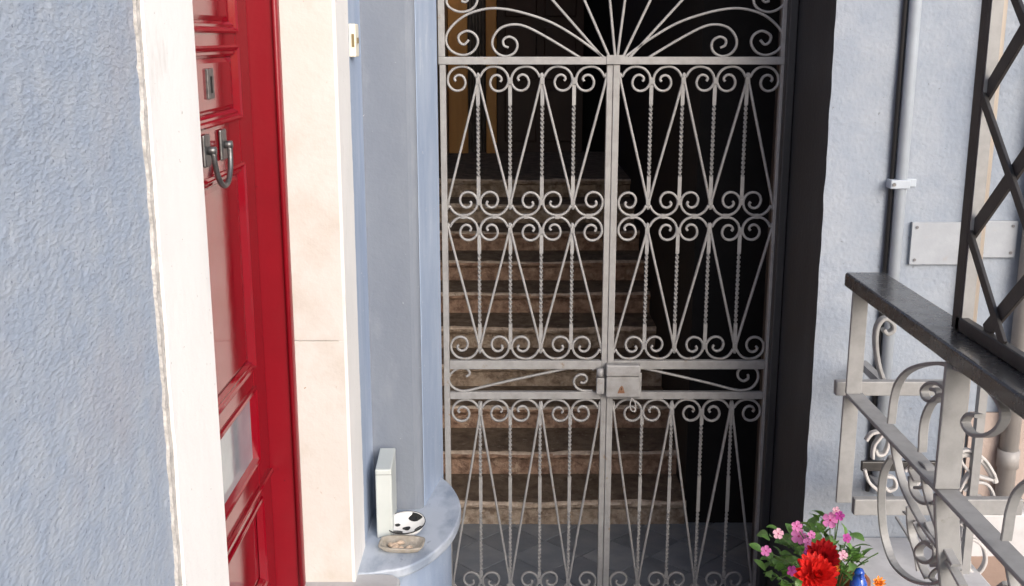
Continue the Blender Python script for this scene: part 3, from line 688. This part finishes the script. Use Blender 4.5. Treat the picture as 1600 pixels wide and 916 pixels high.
for L_ in ([(320, 65), (270, 130), (262, 200)], [(225, 100), (260, 60), (320, 55), (350, 100), (330, 170), (290, 180), (280, 150)],
           [(215, 260), (240, 330), (290, 380)], [(330, 300), (380, 310), (390, 360), (350, 380), (325, 350)],
           [(735, 165), (800, 155), (880, 200), (935, 280), (945, 310)], [(740, 185), (770, 240), (830, 290), (930, 320)], [(745, 380), (790, 300), (870, 200)],
           [(770, 380), (830, 335), (900, 345), (935, 410), (915, 480), (860, 500), (820, 470), (830, 425), (870, 415)],
           [(760, 660), (820, 650), (880, 700), (890, 780), (850, 840), (800, 820), (800, 770)],
           [(440, 270), (490, 240), (530, 290), (500, 350), (450, 340)], [(400, 190), (440, 185), (460, 215)],
           [(430, 350), (460, 400), (530, 450), (590, 440)], [(745, 560), (800, 600), (900, 610)]):
    wscroll(z2f(L_))
for L_ in ([(735, 165), (800, 155), (880, 200), (935, 280), (945, 310)],):
    wscroll(z2f([(a, b + 22) for a, b in L_]), sec=rect(.008, .014), Y=YB_ + .01)

# lattice grille standing on the handrail
lat = thing('lattice_grille', 'black diamond lattice grille standing on the black handrail', 'grille')
XG = XB + .060; ZR = 1.527; YS = onX(1500, 500, XB + .060).y
LS = rect(.016, .009, .12)
obj('frame_bar', MB().sweep([(XG, YS, ZR), (XG, YS, 3.0)], rect(.011, .022, .12), ref=(0, 1, 0)), 'black_iron', lat)
obj('frame_edge', MB().box(XG - .007, XG + .019, YS - .027, YS - .0225, ZR, 3.0), 'railing_paint', lat)
obj('frame_bar', MB().sweep([(XG, YS - .002, ZR + .016), (XG, .40, ZR + .016)], rect(.017, .011, .12), ref=(1, 0, 0)), 'black_iron', lat)
obj('frame_bar', MB().sweep([(XG, .40, ZR), (XG, .40, 3.0)], rect(.011, .022, .12), ref=(0, 1, 0)), 'black_iron', lat)
obj('frame_bar', MB().sweep([(XG, YS - .002, 2.99), (XG, .40, 2.99)], rect(.017, .011, .12), ref=(1, 0, 0)), 'black_iron', lat)
pA, pB = onX(1534, 148, XG), onX(1516, 362, XG)          # joints of the lattice on the first upright
pit = (pA.z - pB.z); hw = .175
slope = (pit / 2) / hw
for k in range(-6, 9):
    for sgn in (1, -1):
        zj = pA.z - pit * k
        ya, za = YS - .015, zj; yb_ = .41; zb_ = zj + sgn * slope * (ya - yb_)
        lo, hi = ZR + .03, 2.98
        P = [(ya, za), (yb_, zb_)]
        t0, t1 = 0., 1.
        dz = zb_ - za
        ta, tb = sorted(((lo - za) / dz, (hi - za) / dz)); t0, t1 = max(t0, ta), min(t1, tb)
        if t1 - t0 < .02: continue
        q = [Vector((XG + (.0045 if sgn > 0 else -.0045), ya + (yb_ - ya) * t, za + dz * t)) for t in (t0, t1)]
        b_ = obj('lattice_bar', MB().sweep(q, rect(.0185 if sgn > 0 else .0125, .0043, .12), ref=(1, 0, 0)), 'black_iron', lat)

# kerb along the terrace and white marble under the railing
kb_ = tag(obj('terrace_kerb', MB().box(1.503, 2.6, YR - .10, YR - .012, .49, .655), 'white_marble', None, bevel=.01), 'white stone kerb along the foot of the stucco wall behind the balustrade', 'kerb')
obj('dado', MB().box(1.53, 2.6, YR - .02, YR - .009, .66, .98), 'pink_plaster', rh)
ms = tag(obj('marble_paving_slab', MB().box(1.04, 1.50, 2.60, YR - .016, .44, .53), 'white_marble', None, bevel=.006), 'white marble slab on the terrace under the iron balustrade', 'slab')

# ------------------------------------------------------------------ flowers
def leaf_mesh(m):
    V = []; n = 7
    for i in range(n):
        t = i / (n - 1); wd = .5 * math.sin(math.pi * min(1, t * .94 + .04)) ** .8 * .62; z = .16 * math.sin(t * 2.4)
        V += [(-wd, t, z + wd * .28), (0, t, z), (wd, t, z + wd * .28)]
    Fc = []
    for i in range(n - 1):
        a = i * 3; Fc += [(a, a + 1, a + 4, a + 3), (a + 1, a + 2, a + 5, a + 4)]
    me = MB().add(V, Fc).mesh('leaf'); me.materials.append(M[m]); me.polygons.foreach_set('use_smooth', [True] * len(me.polygons)); return me
def flower_mesh(m, n=5):
    b = MB()
    for k in range(n):
        a0 = 2 * math.pi * k / n; V = [(0, 0, 0)]
        for i in range(9):
            t = i / 8; an = a0 + (t - .5) * 2 * math.pi / n * 1.08; r = .52 + .48 * math.sin(math.pi * t) ** .5 - .07 * math.exp(-((t - .5) / .12) ** 2)
            V.append((r * math.cos(an), r * math.sin(an), .10 + .05 * math.cos(t * 6) + .012 * k))
        b.add(V, [(0, i, i + 1) for i in range(1, 9)])
    me = b.mesh('flower'); me.materials.append(M[m]); return me
LM = [leaf_mesh('leaf'), leaf_mesh('leaf_light')]
FM = {k: flower_mesh(k) for k in ('pink', 'pale_pink', 'magenta')}
eye_m = MB().lathe([(0, .13), (.09, .125), (.13, .10)], 10).mesh('flower_eye'); eye_m.materials.append(M['flower_eye'])
def inst(name, me, parent, loc, rot, sc):
    o = bpy.data.objects.new(name, me); C.objects.link(o); o.parent = parent; o.location = loc; o.rotation_euler = rot; o.scale = (sc, sc, sc) if not isinstance(sc, tuple) else sc
    return o
def pot(name, label, loc, r, h):
    t = thing(name, label, 'pot', loc=loc)
    obj('pot_wall', MB().lathe([(0, 0), (r * .68, 0), (r * .92, h * .78), (r, h * .78), (r * 1.03, h * .82), (r * 1.03, h), (r * .93, h), (r * .88, h * .8), (0, h * .78)], 32), 'terracotta', t, smooth=False)
    obj('soil', MB().lathe([(0, h * .86), (r * .5, h * .87), (r * .89, h * .84)], 20), 'soil', t, smooth=True)
    return t
PY = 2.86
pc = onY(1306, 903, PY); PZ = .5
# pedestal ledge the pots stand on
st_y0 = 2.62
pot('terracotta_pot', 'terracotta pot holding the pink flowering plant beside the charcoal reveal', (pc.x, PY, .44 - .14), .092, pc.z - .30)
plant = thing('pink_flowering_plant', 'leafy green plant with small pink flowers growing from the terracotta pot', 'plant', loc=(pc.x, PY, pc.z - .05))
org = Vector(plant.location)
fl_px = [(1297, 813, 'pink', 13), (1312, 806, 'magenta', 8), (1248, 838, 'pink', 13), (1262, 848, 'pink', 9), (1245, 822, 'pink', 9), (1216, 834, 'pale_pink', 9), (1197, 861, 'pink', 9), (1323, 841, 'magenta', 8),
         (1263, 862, 'magenta', 8), (1237, 892, 'magenta', 9), (1317, 868, 'pale_pink', 9), (1306, 798, 'pale_pink', 7), (1268, 836, 'pink', 7)]
for x, y, m, r in fl_px:
    p = onY(x, y, PY - .07 + jit(.03)) - org; s_ = r / 1718 * 3.05
    rot = (R(62 + jit(22)), R(jit(18)), R(jit(25)))
    f = inst('flower', FM[m], plant, p, rot, s_)
    inst('flower_eye', eye_m, f, (0, 0, 0), (0, 0, 0), 1)
    q = Vector((jit(.02), jit(.02), 0))
    obj('stem', MB().sweep(spline([q, q * .5 + Vector(p) * .5 + Vector((0, 0, .015)), Vector(p) - Vector((0, -.004, .002))], 5), circ(.0016, 5)), 'stem', plant)
blob = [(1225, 860, 34), (1265, 870, 40), (1305, 850, 30), (1285, 830, 22), (1335, 868, 14), (1215, 890, 24), (1240, 905, 26), (1315, 880, 24), (1255, 850, 26)]
for k in range(170):
    x, y, r = blob[k % len(blob)]
    an, rad = random.uniform(0, 6.28), r * math.sqrt(random.random())
    px, py = x + rad * math.cos(an), y + rad * math.sin(an)
    p = onY(px, py, PY + jit(.06)) - org
    L_ = random.uniform(.028, .052)
    az = math.atan2(-(p.x), p.y) + jit(1.2) + (math.pi if random.random() < .35 else 0)
    inst('leaf', random.choice(LM), plant, p, (R(random.uniform(-25, 60)), R(jit(35)), az), (L_ * .9, L_, L_))
for k in range(14):
    p = Vector((jit(.11), jit(.05), random.uniform(.06, .16)))
    obj('stem', MB().sweep(spline([(jit(.02), jit(.02), -.01), p * .5 + Vector((0, 0, .02)), p], 4), circ(.002, 5)), 'stem', plant)

def petal_mesh(m, w_=.32):
    V = []; n = 6
    for i in range(n):
        t = i / (n - 1); wd = w_ * (.35 + .65 * math.sin(math.pi * (t * .72 + .12))) * (1 if t < .95 else .35); z = .22 * t * t
        V += [(-wd * .5, t, z + .05), (0, t, z), (wd * .5, t, z + .05)]
    Fc = []
    for i in range(n - 1):
        a = i * 3; Fc += [(a, a + 1, a + 4, a + 3), (a + 1, a + 2, a + 5, a + 4)]
    me = MB().add(V, Fc).mesh('petal'); me.materials.append(M[m]); return me
def pompon(name, label, x, y, Y, rpx, m, foot, rings=((0, 10, .45), (22, 14, .7), (42, 18, .9), (62, 20, 1.0), (80, 20, 1.0)), tilt=52):
    p = onY(x, y, Y); t = thing(name, label, 'flower', loc=foot); o = p - Vector(foot)
    me = petal_mesh(m); r = rpx / 1718 * Y * 1.07
    base_r = Matrix.Rotation(R(tilt), 4, 'X')
    for el, n, ln in rings:
        for k in range(n):
            a = 2 * math.pi * (k + jit(.25)) / n
            mt = base_r @ Matrix.Rotation(a, 4, 'Z') @ Matrix.Rotation(R(88 - el + jit(9)), 4, 'X')
            q = bpy.data.objects.new('petal', me); C.objects.link(q); q.parent = t
            sc = r * ln * random.uniform(.85, 1.08)
            q.matrix_local = Matrix.Translation(o) @ mt @ Matrix.Diagonal((sc, sc, sc, 1))
    obj('stem', MB().sweep(spline([(0, 0, 0), o * .5 + Vector((0, .01, 0)), o], 6), circ(.003, 6)), 'stem', t, smooth=True)
    return t
pot('small_terracotta_pot', 'small terracotta pot in front, holding the big red flowers', (onY(1275, 916, 2.68).x, 2.66, .44), .06, .14)
rf = (onY(1275, 916, 2.68).x, 2.66, .44 + .115)
pompon('red_flower', 'big bright red many petalled flower in front of the pink plant', 1274, 900, 2.66, 37, 'red_petal', rf)
pompon('red_flower', 'darker red many petalled flower just behind the big bright red one', 1284, 872, 2.72, 30, 'dark_red_petal', rf)
pompon('orange_flower', 'small orange and yellow flower beside the terracotta pot rim', 1303, 893, 2.68, 13, 'yellow_petal', rf, rings=((10, 6, .6), (50, 9, 1.0)))
# blue glazed ornament and the little yellow flower beside it
bo = onY(1342, 905, 2.78)
orn = thing('blue_glazed_bird', 'small shiny blue glazed ornament standing right of the terracotta pot', 'ornament', loc=(bo.x, 2.78, .44))
hz = bo.z - .44
obj('ornament_body', MB().lathe([(0, 0), (.026, .0), (.03, .02), (.018, .05), (.012, hz - .06), (.02, hz - .045), (.0245, hz - .025), (.023, hz - .008), (.016, hz + .006), (.013, hz + .014), (.015, hz + .02), (.010, hz + .03), (.0, hz + .034)], 24), 'blue_glaze', orn, smooth=True)
obj('ornament_beak', MB().sweep([(0, -.012, hz + .02), (-.004, -.03, hz + .016)], circ(.004, 8)), 'blue_glaze', orn, smooth=True)
yf = onY(1372, 905, 2.86)
pompon('yellow_orange_flower', 'yellow and orange flower between the blue ornament and the balustrade', 1372, 912, 2.86, 13, 'yellow_petal', (yf.x, 2.88, .49), rings=((5, 6, .6), (40, 9, .9), (70, 11, 1.0)))
yp = bpy.data.objects
